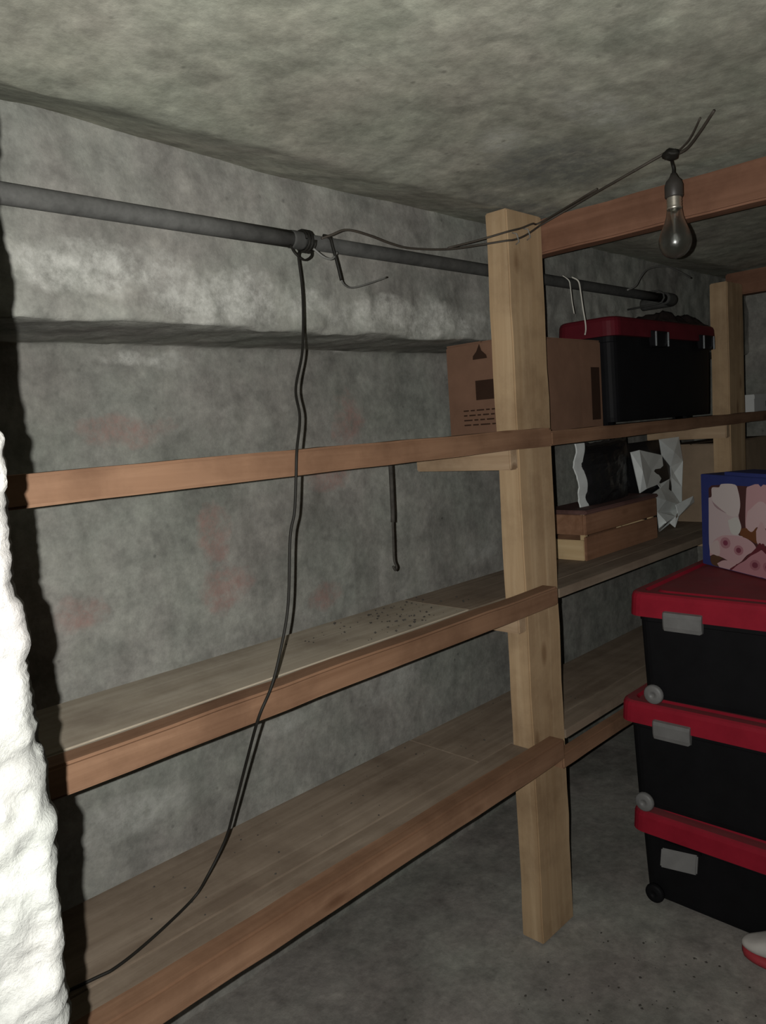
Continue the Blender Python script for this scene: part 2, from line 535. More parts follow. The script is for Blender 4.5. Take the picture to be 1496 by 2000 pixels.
# ------------------------------------------------------------------ shelf rack
RB = (1.50, 1.10, 0.0)
rack = empty('shelf_rack', RB, 'rough timber shelf rack of posts, rails and planks along the concrete wall', 'shelf')
def rp(name, lo, hi, mat, bevel=0.003, rough=0.0, cuts=0, parent=None):
    return box(name, lo, hi, mat, parent or rack, bevel, RB, rough, cuts)
rp('post', (1.430, 0.989, 0.0), (1.567, 1.047, 1.704), M_POST, 0.003, 0.0022, 24)
rp('post', (2.668, 0.989, 0.0), (2.805, 1.047, 1.655), M_POST, 0.003, 0.0022, 24)
# front rails nailed across the posts
rp('front_rail', (-0.55, 0.945, 1.186), (1.500, 0.987, 1.227), M_RAIL, 0.004, 0.002, 30)
rp('front_rail', (1.506, 0.950, 1.186), (3.35, 0.987, 1.219), M_RAIL, 0.004, 0.002, 30)
rp('front_rail', (-0.55, 0.945, 0.822), (1.497, 0.987, 0.864), M_RAIL, 0.004, 0.002, 30)
rp('front_rail', (-0.55, 0.945, 0.452), (1.492, 0.987, 0.503), M_RAIL, 0.004, 0.002, 30)
rp('front_rail', (1.500, 0.955, 0.420), (3.35, 0.987, 0.456), M_RAIL, 0.004, 0.002, 30)
# shelf planks: a narrow front one between the posts, a wide one behind
for z, yb, M_P in ((1.212, 1.27, M_PLANK), (0.840, 1.252, M_DUSTY), (0.488, 1.262, M_PLANK)):
    rp('shelf_plank', (-0.55, 0.9885, z - 0.022), (1.427, 1.050, z), M_P, 0.0008)
    rp('shelf_plank', (1.570, 0.9885, z - 0.022), (2.665, 1.050, z), M_PLANK, 0.0008)
    rp('shelf_plank', (2.808, 0.9885, z - 0.022), (3.35, 1.050, z), M_PLANK, 0.0008)
    rp('shelf_plank', (-0.55, 1.0525, z - 0.022), (1.300, yb, z + 0.001), M_P, 0.0008)
    rp('shelf_plank', (1.304, 1.0525, z - 0.022), (3.35, yb, z), M_PLANK, 0.0008)
    # cleats carrying the planks from each post to the wall
    for xp in (1.430, 2.668):
        rp('cleat', (xp - 0.030, 0.991, z - 0.072), (xp - 0.0005, yb, z - 0.0225), M_CLEAT, 0.003)

# ------------------------------------------------------------------ ceiling beams
def beam(xa, ya, z0, z1, label):
    b = box('ceiling_beam', (xa, ya, z0), (xa + 0.045, 1.046, z1), M_BEAM, None, 0.004, (0, 0, 0), 0.0025, 30)
    return tag(b, label, 'beam', 'wooden beams under the ceiling')
beam(1.5675, -1.2, 1.622, 1.699, 'reddish brown wooden beam running from the near post behind the light bulb')
beam(2.8055, -1.2, 1.622, 1.699, 'dark wooden beam at the top of the far post')

# ------------------------------------------------------------------ pipe
PB = (1.0, 1.112, 1.604)
pipe = empty('metal_pipe', PB, 'dark grey metal pipe running along the concrete wall below the ceiling', 'pipe')
def seg_pipe(name, x0, x1, r, mat):
    return tube(name, [(x0 + (x1 - x0) * i / 6, 1.112, 1.604) for i in range(7)], r, mat, pipe, PB, 16)
seg_pipe('pipe_section', -0.7, 0.95, 0.0152, M_PIPE)
seg_pipe('pipe_section', 0.95, 2.50, 0.0138, M_PIPE_DARK)
seg_pipe('coupling', 0.926, 0.955, 0.0162, M_PIPE_DARK)
tube('elbow', spline([(2.46, 1.112, 1.604), (2.50, 1.112, 1.604), (2.528, 1.118, 1.604), (2.535, 1.14, 1.604), (2.535, 1.222, 1.604)], 5), 0.020, M_PIPE_DARK, pipe, PB, 14)
for x in (-0.1, 2.42):
    tube('pipe_strap', [(x, 1.222, 1.628), (x, 1.112, 1.625), (x, 1.094, 1.614), (x, 1.092, 1.600), (x, 1.100, 1.588), (x, 1.112, 1.585), (x, 1.222, 1.582)], 0.003, M_PIPE_DARK, pipe, PB, 6)

# ------------------------------------------------------------------ wires and cords
cord_pts = [(0.935, 1.100, 1.580), (0.922, 1.088, 1.566), (0.918, 1.08, 1.513), (0.898, 1.06, 1.455), (0.868, 1.035, 1.389), (0.819, 1.0, 1.326), (0.794, 0.965, 1.278), (0.761, 0.939, 1.226),
            (0.754, 0.938, 1.183), (0.748, 0.941, 1.131), (0.736, 0.942, 1.092), (0.721, 0.942, 0.989), (0.698, 0.941, 0.921), (0.674, 0.939, 0.872),
            (0.646, 0.94, 0.831), (0.658, 1.0, 0.744), (0.664, 1.06, 0.641), (0.66, 1.09, 0.579), (0.623, 1.095, 0.53), (0.596, 1.105, 0.497),
            (0.508, 1.074, 0.493), (0.439, 1.055, 0.493), (0.398, 1.058, 0.493), (0.25, 1.08, 0.493), (0.0, 1.10, 0.493)]
cord = empty('hanging_cord', cord_pts[-1], 'black electric cord hanging from the pipe down in front of the shelves', 'cord')
tube('cord_run', spline(cord_pts, 8), 0.0024, M_CORD, cord, cord_pts[-1], 8)
def wrap(x0, x1, turns, r, n=14):
    return [(x0 + (x1 - x0) * i / (turns * n), 1.112 - r * math.cos(2 * math.pi * i / n), 1.604 + r * math.sin(2 * math.pi * i / n)) for i in range(int(turns * n) + 1)]
tube('cord_wrap', wrap(0.950, 0.972, 3, 0.0185), 0.0026, M_CORD, cord, cord_pts[-1], 6)
tube('cord_loop', spline([(0.915, 1.10, 1.590), (0.918, 1.092, 1.574), (0.934, 1.088, 1.563), (0.955, 1.092, 1.572), (0.965, 1.10, 1.585)], 6), 0.0020, M_CORD, cord, cord_pts[-1], 6)
tube('cord_loop', spline([(0.965, 1.095, 1.588), (0.985, 1.09, 1.574), (1.005, 1.09, 1.573), (1.025, 1.095, 1.588)], 6), 0.0022, M_WIRE, cord, cord_pts[-1], 6)

cab_pts = [(0.985, 1.093, 1.608), (1.004, 1.085, 1.615), (1.038, 1.078, 1.627), (1.097, 1.078, 1.624), (1.164, 1.085, 1.618), (1.225, 1.086, 1.616), (1.323, 1.070, 1.622),
           (1.395, 1.035, 1.632), (1.424, 0.990, 1.634), (1.445, 0.982, 1.637), (1.49, 0.982, 1.652), (1.543, 0.978, 1.679), (1.47, 0.80, 1.692), (1.395, 0.618, 1.703), (1.415, 0.616, 1.706)]
cable = empty('lamp_cable', cab_pts[-1], 'thin dark cable strung from the pipe over the post to the bulb', 'cable')
tube('cable_run', spline(cab_pts[:12], 6) + [Vector(p) for p in cab_pts[12:]], 0.0023, M_CABLE, cable, cab_pts[-1], 7)
tube('second_strand', spline([(1.323, 1.068, 1.624), (1.385, 1.03, 1.640), (1.425, 0.984, 1.652), (1.47, 0.980, 1.664), (1.51, 0.976, 1.678), (1.543, 0.972, 1.686), (1.46, 0.79, 1.696)], 6), 0.0022, M_CABLE, cable, cab_pts[-1], 6)
for p in ((1.500, 0.980, 1.657), (1.455, 0.981, 1.642)):
    tube('staple', [(p[0] - 0.006, 0.990, p[2] + 0.012), (p[0] - 0.004, 0.979, p[2] + 0.008), (p[0] + 0.004, 0.979, p[2] - 0.008), (p[0] + 0.006, 0.990, p[2] - 0.012)], 0.0014, M_WIRE, cable, cab_pts[-1], 6)
tube('ceiling_tail', spline([(1.415, 0.616, 1.700), (1.405, 0.585, 1.702), (1.36, 0.545, 1.706), (1.318, 0.503, 1.719)], 5), 0.0026, M_CABLE, cable, cab_pts[-1], 6)
tube('ceiling_tail', spline([(1.405, 0.600, 1.702), (1.37, 0.565, 1.705), (1.330, 0.53, 1.719)], 5), 0.0016, M_CABLE, cable, cab_pts[-1], 6)
def lump(name, c, r, mat, parent, base, seed=0, amp=0.35):
    bm = bmesh.new()
    bmesh.ops.create_icosphere(bm, subdivisions=3, radius=1.0)
    for v in bm.verts:
        k = 1 + amp * noise.noise(v.co * 1.7 + Vector((seed, seed, seed)))
        v.co = Vector((v.co.x * r[0] * k, v.co.y * r[1] * k, v.co.z * r[2] * k))
    me = bpy.data.meshes.new(name); bm.to_mesh(me); bm.free()
    return link_mesh(name, me, mat, parent, Vector(c) - Vector(base), True)
lump('taped_joint', (1.402, 0.612, 1.699), (0.014, 0.016, 0.010), M_CORD, cable, cab_pts[-1], 3)

bent = empty('bent_wire', (1.012, 1.092, 1.535), 'short bent black wire hooked over the pipe beside the cord', 'wire')
tube('hook_rod', spline([(1.008, 1.112, 1.6205), (1.009, 1.095, 1.612), (1.012, 1.092, 1.593), (1.019, 1.09, 1.561), (1.025, 1.09, 1.535)], 5), 0.0030, M_CORD, bent, (1.012, 1.092, 1.535), 7)
tube('loose_end', spline([(1.025, 1.09, 1.536), (1.042, 1.10, 1.530), (1.076, 1.115, 1.530), (1.135, 1.125, 1.545), (1.204, 1.14, 1.566)], 6), 0.0018, M_WIRE, bent, (1.012, 1.092, 1.535), 6)

wl = tube('wire_loop', spline([(2.18, 1.094, 1.606), (2.231, 1.093, 1.622), (2.283, 1.10, 1.655), (2.361, 1.11, 1.688), (2.48, 1.11, 1.706), (2.6, 1.115, 1.700), (2.7, 1.12, 1.690)], 6), 0.0025, M_WIRE)
tag(wl, 'thin grey wire arching up from the far end of the pipe', 'wire')
s1 = tube('string', spline([(1.853, 1.112, 1.622), (1.853, 1.094, 1.606), (1.856, 1.092, 1.589), (1.862, 1.092, 1.55), (1.870, 1.092, 1.520)], 6), 0.0014, M_STRING)
tag(s1, 'shorter thin string hanging from the pipe right of the near post', 'string', 'strings on the pipe')
s2 = tube('string', spline([(1.900, 1.112, 1.622), (1.902, 1.094, 1.608), (1.908, 1.092, 1.58), (1.916, 1.092, 1.54), (1.926, 1.092, 1.50), (1.927, 1.092, 1.48), (1.918, 1.09, 1.466)], 6), 0.0020, M_STRING)
tag(s2, 'longer pale string hanging from the pipe above the cardboard box', 'string', 'strings on the pipe')

hk = empty('iron_hook', (1.238, 1.20, 0.935), 'thin dark iron hook hanging below the top shelf', 'hook')
tube('shank', [(1.238, 1.20, 1.190), (1.236, 1.20, 1.12), (1.234, 1.20, 1.06), (1.232, 1.20, 1.04)], 0.0048, M_IRON, hk, (1.238, 1.20, 0.935), 8)
tube('hook_tip', spline([(1.232, 1.20, 1.045), (1.230, 1.20, 1.0), (1.228, 1.20, 0.955), (1.232, 1.198, 0.938), (1.224, 1.195, 0.932), (1.216, 1.193, 0.942)], 6), 0.0027, M_IRON, hk, (1.238, 1.20, 0.935), 7)

# ------------------------------------------------------------------ light bulb
BX, BY, BZ = 1.476, 0.641, 1.562
bulb = empty('light_bulb', (BX, BY, BZ + 0.15), 'clear light bulb in a black socket hanging from the ceiling before the beam', 'light bulb')
bb = (BX, BY, BZ + 0.15)
def at(z): return (0, 0, z - 0.15)
gp = [(0.0005, -0.030), (0.009, -0.0285), (0.017, -0.0245), (0.024, -0.018), (0.0285, -0.009), (0.030, 0.0), (0.029, 0.009), (0.0265, 0.018), (0.0225, 0.028), (0.0185, 0.038), (0.0155, 0.048), (0.0140, 0.058), (0.0133, 0.064)]
inner = [(max(r - 0.0011, 0.0003), z + (0.0011 if z < 0 else 0)) for r, z in gp][::-1]
lathe('glass', gp + inner, M_GLASS, bulb, at(0), 32)
lathe('stem', [(0.0095, 0.062), (0.006, 0.045), (0.003, 0.03), (0.0025, 0.018), (0.0005, 0.016)], M_GLASS, bulb, at(0), 14)
tube('filament', spline([(0.006, 0, -0.133), (0.011, 0.0, -0.149), (0.004, 0.008, -0.150), (-0.006, 0.006, -0.150), (-0.011, 0, -0.149), (-0.006, 0, -0.133)], 6), 0.0006, M_WIRE, bulb, (0, 0, 0), 6)
sc_prof = [(0.0138, 0.060)]
for i in range(5):
    sc_prof += [(0.0140, 0.064 + i * 0.005), (0.0128, 0.0665 + i * 0.005)]
sc_prof += [(0.0138, 0.090)]
lathe('screw_base', sc_prof, M_BRASS, bulb, at(0), 20)
lathe('socket', [(0.0155, 0.082), (0.0165, 0.084), (0.0165, 0.104), (0.0135, 0.112), (0.008, 0.118), (0.0045, 0.126)], M_BAKELITE, bulb, at(0), 20)
tube('pigtail', spline([(0, 0, -0.026), (0.002, 0, -0.015), (-0.003, 0.0, -0.006), (-0.02, -0.006, 0.0), (-0.045, -0.018, 0.0)], 5), 0.0032, M_CORD, bulb, (0, 0, 0), 8)

# ------------------------------------------------------------------ storage totes
def tote(name, loc, w, d, h, rim, label, body_m, lid_m, rotz=0.0, latch_open=False, wheels=True, latch_m=None, latch_y=(0.17, -0.17), wheel_m=None, edges=False, group='black storage totes with red lids'):
    """front faces -x; loc = centre of the base on what it stands on"""
    t = empty(name, loc, label, 'storage box', group, rotz)
    z0 = 0.012
    zr = h - rim
    loops = []
    for z, s in ((z0, 0.955), (z0 + 0.012, 0.962), (zr * 0.55, 0.975), (zr - 0.02, 0.985), (zr - 0.018, 0.992), (zr + rim * 0.5, 0.992)):
        loops.append([(x * s, y * s, z) for x, y in rrect(w - 0.03, d - 0.03, 0.03)])
    body = loft('body', loops, body_m, t)
    lip = []
    for z, s, r in ((zr - 0.004, 0.0, 0.035), (zr + rim * 0.75, -0.004, 0.035), (h - 0.004, -0.010, 0.034), (h, -0.020, 0.032), (h, -0.055, 0.03), (h - 0.007, -0.065, 0.03), (h - 0.007, -0.10, 0.03), (h - 0.002, -0.11, 0.028)):
        lip.append([(x, y, z) for x, y in rrect(w + s, d + s, r)])
    lid = loft('lid', lip, lid_m, t)
    xf = -d / 2
    for y in latch_y:
        if latch_open and y > 0:
            L = box('latch', (-0.005, -0.045, -0.024), (0.005, 0.045, 0.020), latch_m or M_GREY, t, 0.003)
            L.location = (xf - 0.018, y, zr - 0.036)
            L.rotation_euler = (math.radians(-7), math.radians(28), 0)
            pn = box('latch_hinge', (-0.006, -0.046, -0.004), (0.006, 0.046, 0.004), body_m, t, 0.002)
            pn.location = (xf + 0.002, y, zr - 0.012)
        else:
            vs_ = []
            prof_ = [(0.0, 0.012), (-0.010, 0.010), (-0.013, 0.002), (-0.012, -0.024), (-0.009, -0.034), (0.002, -0.036), (0.006, -0.02), (0.004, 0.0)]
            loops_ = [[(px, yy, pz) for px, pz in prof_] for yy in (-0.046, -0.042, 0.042, 0.046)]
            loops_[0] = [(px * 0.7, yy, pz * 0.9) for px, yy, pz in loops_[0]]
            loops_[-1] = [(px * 0.7, yy, pz * 0.9) for px, yy, pz in loops_[-1]]
            la = loft('latch', [l[::-1] for l in loops_], latch_m or M_GREY, t, (xf + 0.002, y, zr + 0.004))
            if edges:
                for se in (-1, 1):
                    box('latch_edge', (-0.0165, se * 0.040 - 0.0035, -0.034), (-0.0125, se * 0.040 + 0.0035, 0.008), M_STEEL, la, 0.001)
    if wheels:
        for sx in (-1, 1):
            prof_w = [(0.0005, 0.0), (0.006, 0.0), (0.007, -0.002), (0.013, -0.002), (0.015, -0.001), (0.021, -0.001), (0.0235, 0.002), (0.0245, 0.007), (0.0235, 0.013), (0.0005, 0.014)]
            wx = xf + 0.006 if sx < 0 else d / 2 - 0.02
            lathe('wheel', prof_w, wheel_m or M_GREY, t, (wx, w / 2 - 0.058, 0.026), 20, 'X')
    for sy in (-1, 1):
        for sx in (-1, 1):
            box('foot', (sx * (d / 2 - 0.09) - 0.02, sy * (w / 2 - 0.09) - 0.02, 0.0), (sx * (d / 2 - 0.09) + 0.02, sy * (w / 2 - 0.09) + 0.02, z0 + 0.004), body_m, t, 0.003)
    return t
# lid front at x = 1.725; left ends at y = 0.91 / 0.935 / 0.90
XC = 1.725 + 0.27
tote('storage_tote', (XC, 0.600, 0.0), 0.62, 0.54, 0.243, 0.050, 'bottom black tote of the stack, red lid, its grey latch hanging open', M_BLACK, M_RED, math.radians(-1.5), True, wheel_m=M_BLACK)
tote('storage_tote', (XC, 0.622, 0.2432), 0.62, 0.54, 0.289, 0.050, 'middle black tote of the stack with red lid, between two others', M_BLACK, M_RED, 0.0)
tote('storage_tote', (XC, 0.591, 0.5324), 0.62, 0.54, 0.280, 0.054, 'topmost black tote of the stack, carrying the blossom printed box', M_BLACK, M_RED, math.radians(1.0))
# tote on the top shelf (its front faces the room, -y)
tote('storage_tote', (2.304, 1.112, 1.2125), 0.712, 0.188, 0.298, 0.048, 'black tote with dark red lid and metal latches on the top shelf', M_BLACK, M_DARKRED, math.radians(90), False, False, M_BLACK, (0.095, -0.245), None, True)

# ------------------------------------------------------------------ blossom box
BR = (2.128, 0.872, 0.8126)
ang = math.atan2(-0.194, -0.127)
bx_ = empty('printed_box', BR, 'blue box printed with pink blossoms standing on the topmost tote', 'box', None, ang)
# local x runs along the front to the right, local y points to the back (away from the viewer)
BW, BH, BD = 0.40, 0.252, 0.09
body = box('carton', (0, 0.0, 0), (BW, BD, BH), M_BLUE, bx_, 0.0015)
box('flap', (0.10, 0.002, BH + 0.0005), (BW - 0.002, BD, BH + 0.010), M_BLUE, bx_, 0.001)
def blossom():
    def q(px, py):
        # photo crop to panel metres
        return (px - 200) / 1100 * 0.243, BH - (py - 250) / (1690 - 250 + (px - 350) * 0.16) * BH * 0.99
    polys = []
    bgc = (0.075, 0.030, 0.030)
    polys.append(([(360, 470), (420, 420), (600, 400), (1300, 390), (1300, 1850), (800, 1760), (360, 1640)], bgc))
    polys.append(([(950, 1080), (1060, 1060), (1120, 1120), (1210, 1010), (1230, 1290), (1100, 1250), (940, 1190)], (0.16, 0.06, 0.025)))
    polys.append(([(360, 1570), (440, 1530), (600, 1560), (520, 1650), (600, 1750), (400, 1690)], (0.10, 0.055, 0.03)))
    polys.append(([(1060, 430), (1100, 395), (1300, 390), (1300, 980), (1215, 1040), (1130, 1120), (1060, 1070), (1030, 1030), (1040, 700)], (0.52, 0.31, 0.33)))
    polys.append(([(1070, 800), (1300, 620), (1300, 980), (1215, 1040), (1130, 1120), (1040, 1030)], (0.58, 0.42, 0.43)))
    polys.append(([(1210, 1100), (1300, 950), (1300, 1330), (1220, 1280)], (0.55, 0.37, 0.38)))
    polys.append(([(360, 620), (420, 590), (430, 455), (565, 440), (620, 385), (860, 380), (915, 470), (945, 620), (945, 740), (915, 880), (960, 1060), (905, 1180), (980, 1210), (800, 1300), (560, 1300), (360, 1500)], (0.56, 0.46, 0.47)))
    polys.append(([(430, 460), (565, 445), (620, 390), (860, 385), (930, 560), (940, 740), (905, 870), (780, 890), (620, 820), (460, 700), (425, 600)], (0.60, 0.53, 0.52)))
    polys.append(([(420, 650), (470, 700), (600, 790), (700, 850), (600, 815), (480, 750)], (0.36, 0.25, 0.27)))
    polys.append(([(720, 960), (890, 900), (955, 1060), (900, 1175), (780, 1160)], (0.58, 0.57, 0.54)))
    polys.append(([(360, 1480), (430, 1320), (560, 1230), (700, 1200), (980, 1210), (1150, 1290), (1205, 1400), (1050, 1500), (900, 1650), (740, 1620), (600, 1565), (440, 1525), (365, 1550)], (0.54, 0.35, 0.37)))
    polys.append(([(365, 1500), (400, 1360), (520, 1290), (560, 1420), (540, 1540), (430, 1520)], (0.57, 0.46, 0.45)))
    polys.append(([(500, 1665), (650, 1605), (860, 1645), (760, 1740), (650, 1785), (560, 1740)], (0.54, 0.36, 0.37)))
    polys.append(([(730, 1750), (1000, 1600), (1100, 1520), (1300, 1400), (1300, 1840), (1080, 1815), (880, 1780)], (0.44, 0.21, 0.24)))
    polys.append(([(740, 1740), (990, 1580), (1200, 1380), (1260, 1290), (1300, 1310), (1290, 1400), (1060, 1540), (860, 1690), (770, 1760)], (0.13, 0.025, 0.035)))
    def spot(cx, cy, r, c):
        polys.append(([(cx + r * math.cos(k * 0.6283), cy + r * 0.95 * math.sin(k * 0.6283)) for k in range(10)], c))
    spot(670, 1325, 95, (0.40, 0.20, 0.23)); spot(672, 1325, 45, (0.22, 0.05, 0.09))
    spot(910, 1430, 85, (0.40, 0.19, 0.22)); spot(910, 1430, 45, (0.20, 0.05, 0.08))
    spot(1190, 1650, 90, (0.34, 0.14, 0.17)); spot(1190, 1650, 50, (0.18, 0.045, 0.07))
    verts, faces, cols = [], [], []
    for layer, (pl, c) in enumerate(polys):
        pl = [tuple(p_)[:2] for p_ in spline([(x_, y_, 0) for x_, y_ in (pl + pl[:1])], 4)[:-1]] if layer else pl
        pts = [q(*p) for p in pl]
        pts = [(min(a, 0.243), min(max(v, 0.002), BH - 0.004)) for a, v in pts]
        i0 = len(verts)
        verts += [(a, -0.0006 - 0.00010 * layer, v) for a, v in pts]
        faces.append(tuple(range(i0, i0 + len(pts)))); cols.append(c)
        # the print goes on past the frame, mirrored about its right end
        i0 = len(verts)
        m_ = [(0.486 - a, -0.0006 - 0.00010 * layer, v) for a, v in pts if 0.486 - a < BW - 0.02 or True]
        m_ = [(min(a, BW - 0.006), y, v) for a, y, v in m_]
        verts += m_[::-1]
        faces.append(tuple(range(i0, i0 + len(m_)))); cols.append(c)
    me = bpy.data.meshes.new('blossom_print')
    me.from_pydata(verts, [], faces); me.update()
    at_ = me.color_attributes.new('Col', 'FLOAT_COLOR', 'CORNER')
    for p in me.polygons:
        for li in p.loop_indices:
            at_.data[li].color = (*cols[p.index], 1)
    bm = bmesh.new(); bm.from_mesh(me); bmesh.ops.triangulate(bm, faces=bm.faces, ngon_method='EAR_CLIP'); bm.to_mesh(me); bm.free()
    o = link_mesh('blossom_print', me, M_PRINT, bx_, (0, 0, 0))
    o['label'] = 'pink cherry blossom picture'
blossom()

# ------------------------------------------------------------------ cardboard box on the top shelf
CB = (1.77, 1.165, 1.2125)
cb = empty('cardboard_box', CB, 'brown cardboard box with dark printed marks on the top shelf behind the post', 'box')
hz = 0.232
box('carton', (1.553, 1.058, 1.2127), (1.943, 1.283, 1.2127 + hz), M_CARD, cb, 0.003, CB, 0.002, 6)
box('top_flap', (1.556, 1.060, 1.2127 + hz), (1.940, 1.168, 1.2127 + hz + 0.003), M_CARD, cb, 0.001, CB)
box('top_flap', (1.556, 1.172, 1.2127 + hz), (1.940, 1.281, 1.2127 + hz + 0.004), M_CARD, cb, 0.001, CB)
def ink(name, polys, parent, base):
    for pl in polys:
        o0 = Vector(pl[0])
        from_py(name, [Vector(p) - o0 for p in pl], [tuple(range(len(pl)))], M_INK, parent, o0 - Vector(base))
def quad_x(x, y0, y1, z0, z1): return [(x, y1, z0), (x, y0, z0), (x, y0, z1), (x, y1, z1)]
xk = 1.5505
marks = [[(xk, 1.194, 1.405), (xk, 1.150, 1.405), (xk, 1.152, 1.413), (xk, 1.166, 1.425), (xk, 1.172, 1.442), (xk, 1.182, 1.424), (xk, 1.193, 1.414)],
         quad_x(xk, 1.100, 1.190, 1.305, 1.353)]
for r_ in range(4):
    z = 1.282 - r_ * 0.012
    y = 1.232
    while y > 1.10:
        L = random.uniform(0.010, 0.03)
        marks.append(quad_x(xk, y - L, y, z - 0.0035, z))
        y -= L + 0.006
ink('printed_mark', marks, cb, CB)
yk = 1.0555
ink('printed_mark', [[(1.880, yk, 1.235), (1.925, yk, 1.235), (1.925, yk, 1.375), (1.880, yk, 1.375)]], cb, CB)

# dark cloth heaped on the tote lid
def cloth_heap():
    nx, ny = 40, 18
    verts, faces = [], []
    for j in range(ny + 1):
        for i in range(nx + 1):
            u, v = i / nx, j / ny
            edge = min(u, 1 - u, v, 1 - v)
            k = ss(0, 0.22, edge)
            h = k * (0.030 + 0.022 * fbm((u * 3, v * 2, 1.2), 1.3, 4)) + 0.0015
            verts.append(((u - 0.5) * 0.34 + 0.01 * fbm((u, v, 3), 6), (v - 0.5) * 0.155 + 0.008 * fbm((u, v, 8), 6), max(0.001, h)))
    n = nx + 1
    for j in range(ny):
        for i in range(nx):
            a = j * n + i
            faces.append((a, a + 1, a + n + 1, a + n))
    o = from_py('dark_cloth', verts, faces, M_CLOTH, None, (2.45, 1.112, 1.5105), True)
    so = o.modifiers.new('thick', 'SOLIDIFY'); so.thickness = 0.0015; so.offset = 1
    tag(o, 'crumpled dark cloth heaped on the lid of the shelf tote', 'cloth')
cloth_heap()

# white carton at the right end of the top shelf
WB = (3.10, 1.08, 1.2125)
wb = empty('white_carton', WB, 'low white carton on the top shelf right of the far post', 'box')
box('carton', (2.985, 1.02, 1.2127), (3.22, 1.15, 1.278), M_WHITE, wb, 0.002, WB)
box('lid', (2.983, 1.018, 1.262), (3.222, 1.152, 1.2805), M_WHITE, wb, 0.002, WB)
ink('printed_mark', [[(3.10, 1.0175, 1.235), (3.15, 1.0175, 1.235), (3.15, 1.0175, 1.255), (3.10, 1.0175, 1.255)]], wb, WB)

# ------------------------------------------------------------------ things on the middle shelf
KB = (2.12, 1.165, 0.8405)
crate = empty('wooden_crate', KB, 'small slatted wooden crate with dark lid on the middle shelf', 'crate')
def cp(name, lo, hi, m, bev=0.002): return box(name, lo, hi, m, crate, bev, KB)
x0c, x1c, y0c, y1c, zc, ztop = 1.905, 2.35, 1.105, 1.245, 0.8407, 0.972
for x in (x0c + 0.008, x1c - 0.024):
    for y in (y0c + 0.008, y1c - 0.024):
        cp('corner_post', (x, y, zc), (x + 0.016, y + 0.016, ztop - 0.001), M_CRATE_PALE)
for k, (za, zb_) in enumerate(((0.0, 0.058), (0.073, 0.130))):
    m_end = M_CRATE_PALE if k == 0 else M_CRATE
    cp('end_slat', (x0c, y0c + 0.008, zc + za), (x0c + 0.008, y1c - 0.008, zc + zb_), m_end)
    cp('end_slat', (x1c - 0.008, y0c + 0.008, zc + za), (x1c, y1c - 0.008, zc + zb_), m_end)
    cp('side_slat', (x0c, y0c, zc + za), (x1c, y0c + 0.008, zc + zb_ + (0.010 if k == 0 else 0)), M_CRATE)
    cp('side_slat', (x0c, y1c - 0.008, zc + za), (x1c, y1c, zc + zb_), M_CRATE)
cp('bottom_board', (x0c + 0.008, y0c + 0.008, zc + 0.002), (x1c - 0.008, y1c - 0.008, zc + 0.008), M_CRATE)
cp('lid_board', (x0c - 0.003, y0c - 0.004, ztop), (x1c + 0.003, y1c + 0.003, ztop + 0.012), M_LID_WOOD, 0.003)

def pouch(name, loc, w, h, d, mat, seed, rotz, label, seal_m=None, crumple=0.3, tilt=0.0, seals=(-1,)):
    t = empty(name, loc, label, 'bag', None, rotz)
    nx, nz = 18, 22
    verts, faces = [], []
    for side in (-1, 1):
        for j in range(nz + 1):
            for i in range(nx + 1):
                u, v = i / nx * 2 - 1, j / nz
                puff = (1 - abs(u) ** 3) * (math.sin(math.pi * min(1, v * 0.93 + 0.18)) ** 0.6 if v < 0.98 else 0.1)
                n_ = fbm((u * 2 + seed, v * 3, side * 3.0), 1.6, 3)
                y = side * d / 2 * puff * (1 + crumple * n_) 
                x = u * w / 2 * (1 - 0.05 * math.sin(v * 5 + seed)) + crumple * 0.01 * fbm((v * 4, seed, u), 2, 2)
                verts.append((x + tilt * v * h, y, v * h + (crumple * 0.02 * fbm((u * 2, seed, 5), 2, 2) if v > 0.9 else 0)))
    n = nx + 1
    off = (nx + 1) * (nz + 1)
    for s in (0, 1):
        for j in range(nz):
            for i in range(nx):
                a = s * off + j * n + i
                f = (a, a + 1, a + n + 1, a + n)
                faces.append(f if s == 0 else f[::-1])
    for j in range(nz):
        a = j * n; faces.append((a, a + n, off + a + n, off + a))
        b = j * n + nx; faces.append((b + n, b, off + b, off + b + n))
    for i in range(nx):
        faces.append((i + 1, i, off + i, off + i + 1))
        a = nz * n + i; faces.append((a, a + 1, off + a + 1, off + a))
    from_py('pouch', verts, faces, mat, t, (0, 0, 0), False)
    if seal_m:
        for sx in seals:
            vs2, fs2 = [], []
            for j in range(nz + 1):
                v = j / nz
                xb = sx * w / 2 * (1 - 0.05 * math.sin(v * 5 + seed)) + tilt * v * h
                jag = 0.005 * fbm((v * 9, seed, sx), 2, 2)
                for dx, dy in ((-0.012, -0.006), (0.030 + jag, -0.002), (0.030 + jag, 0.002), (-0.012, 0.006)):
                    vs2.append((xb + sx * dx, dy + 0.004 * math.sin(v * 12), v * h))
            for j in range(nz):
                for k in range(4):
                    a, b = j * 4 + k, j * 4 + (k + 1) % 4
                    fs2.append((a, b, b + 4, a + 4))
            fs2 += [(3, 2, 1, 0), tuple(nz * 4 + k for k in range(4))]
            s = from_py('side_seal', vs2, fs2, seal_m, t)
            s['label'] = 'silver side seam'
    return t
pouch('black_bag', (2.145, 1.165, 0.9845), 0.31, 0.185, 0.05, M_BAG, 1.3, math.radians(3), 'upright black foil bag with silver edge standing on the crate', M_FOIL, 0.3, -0.05)

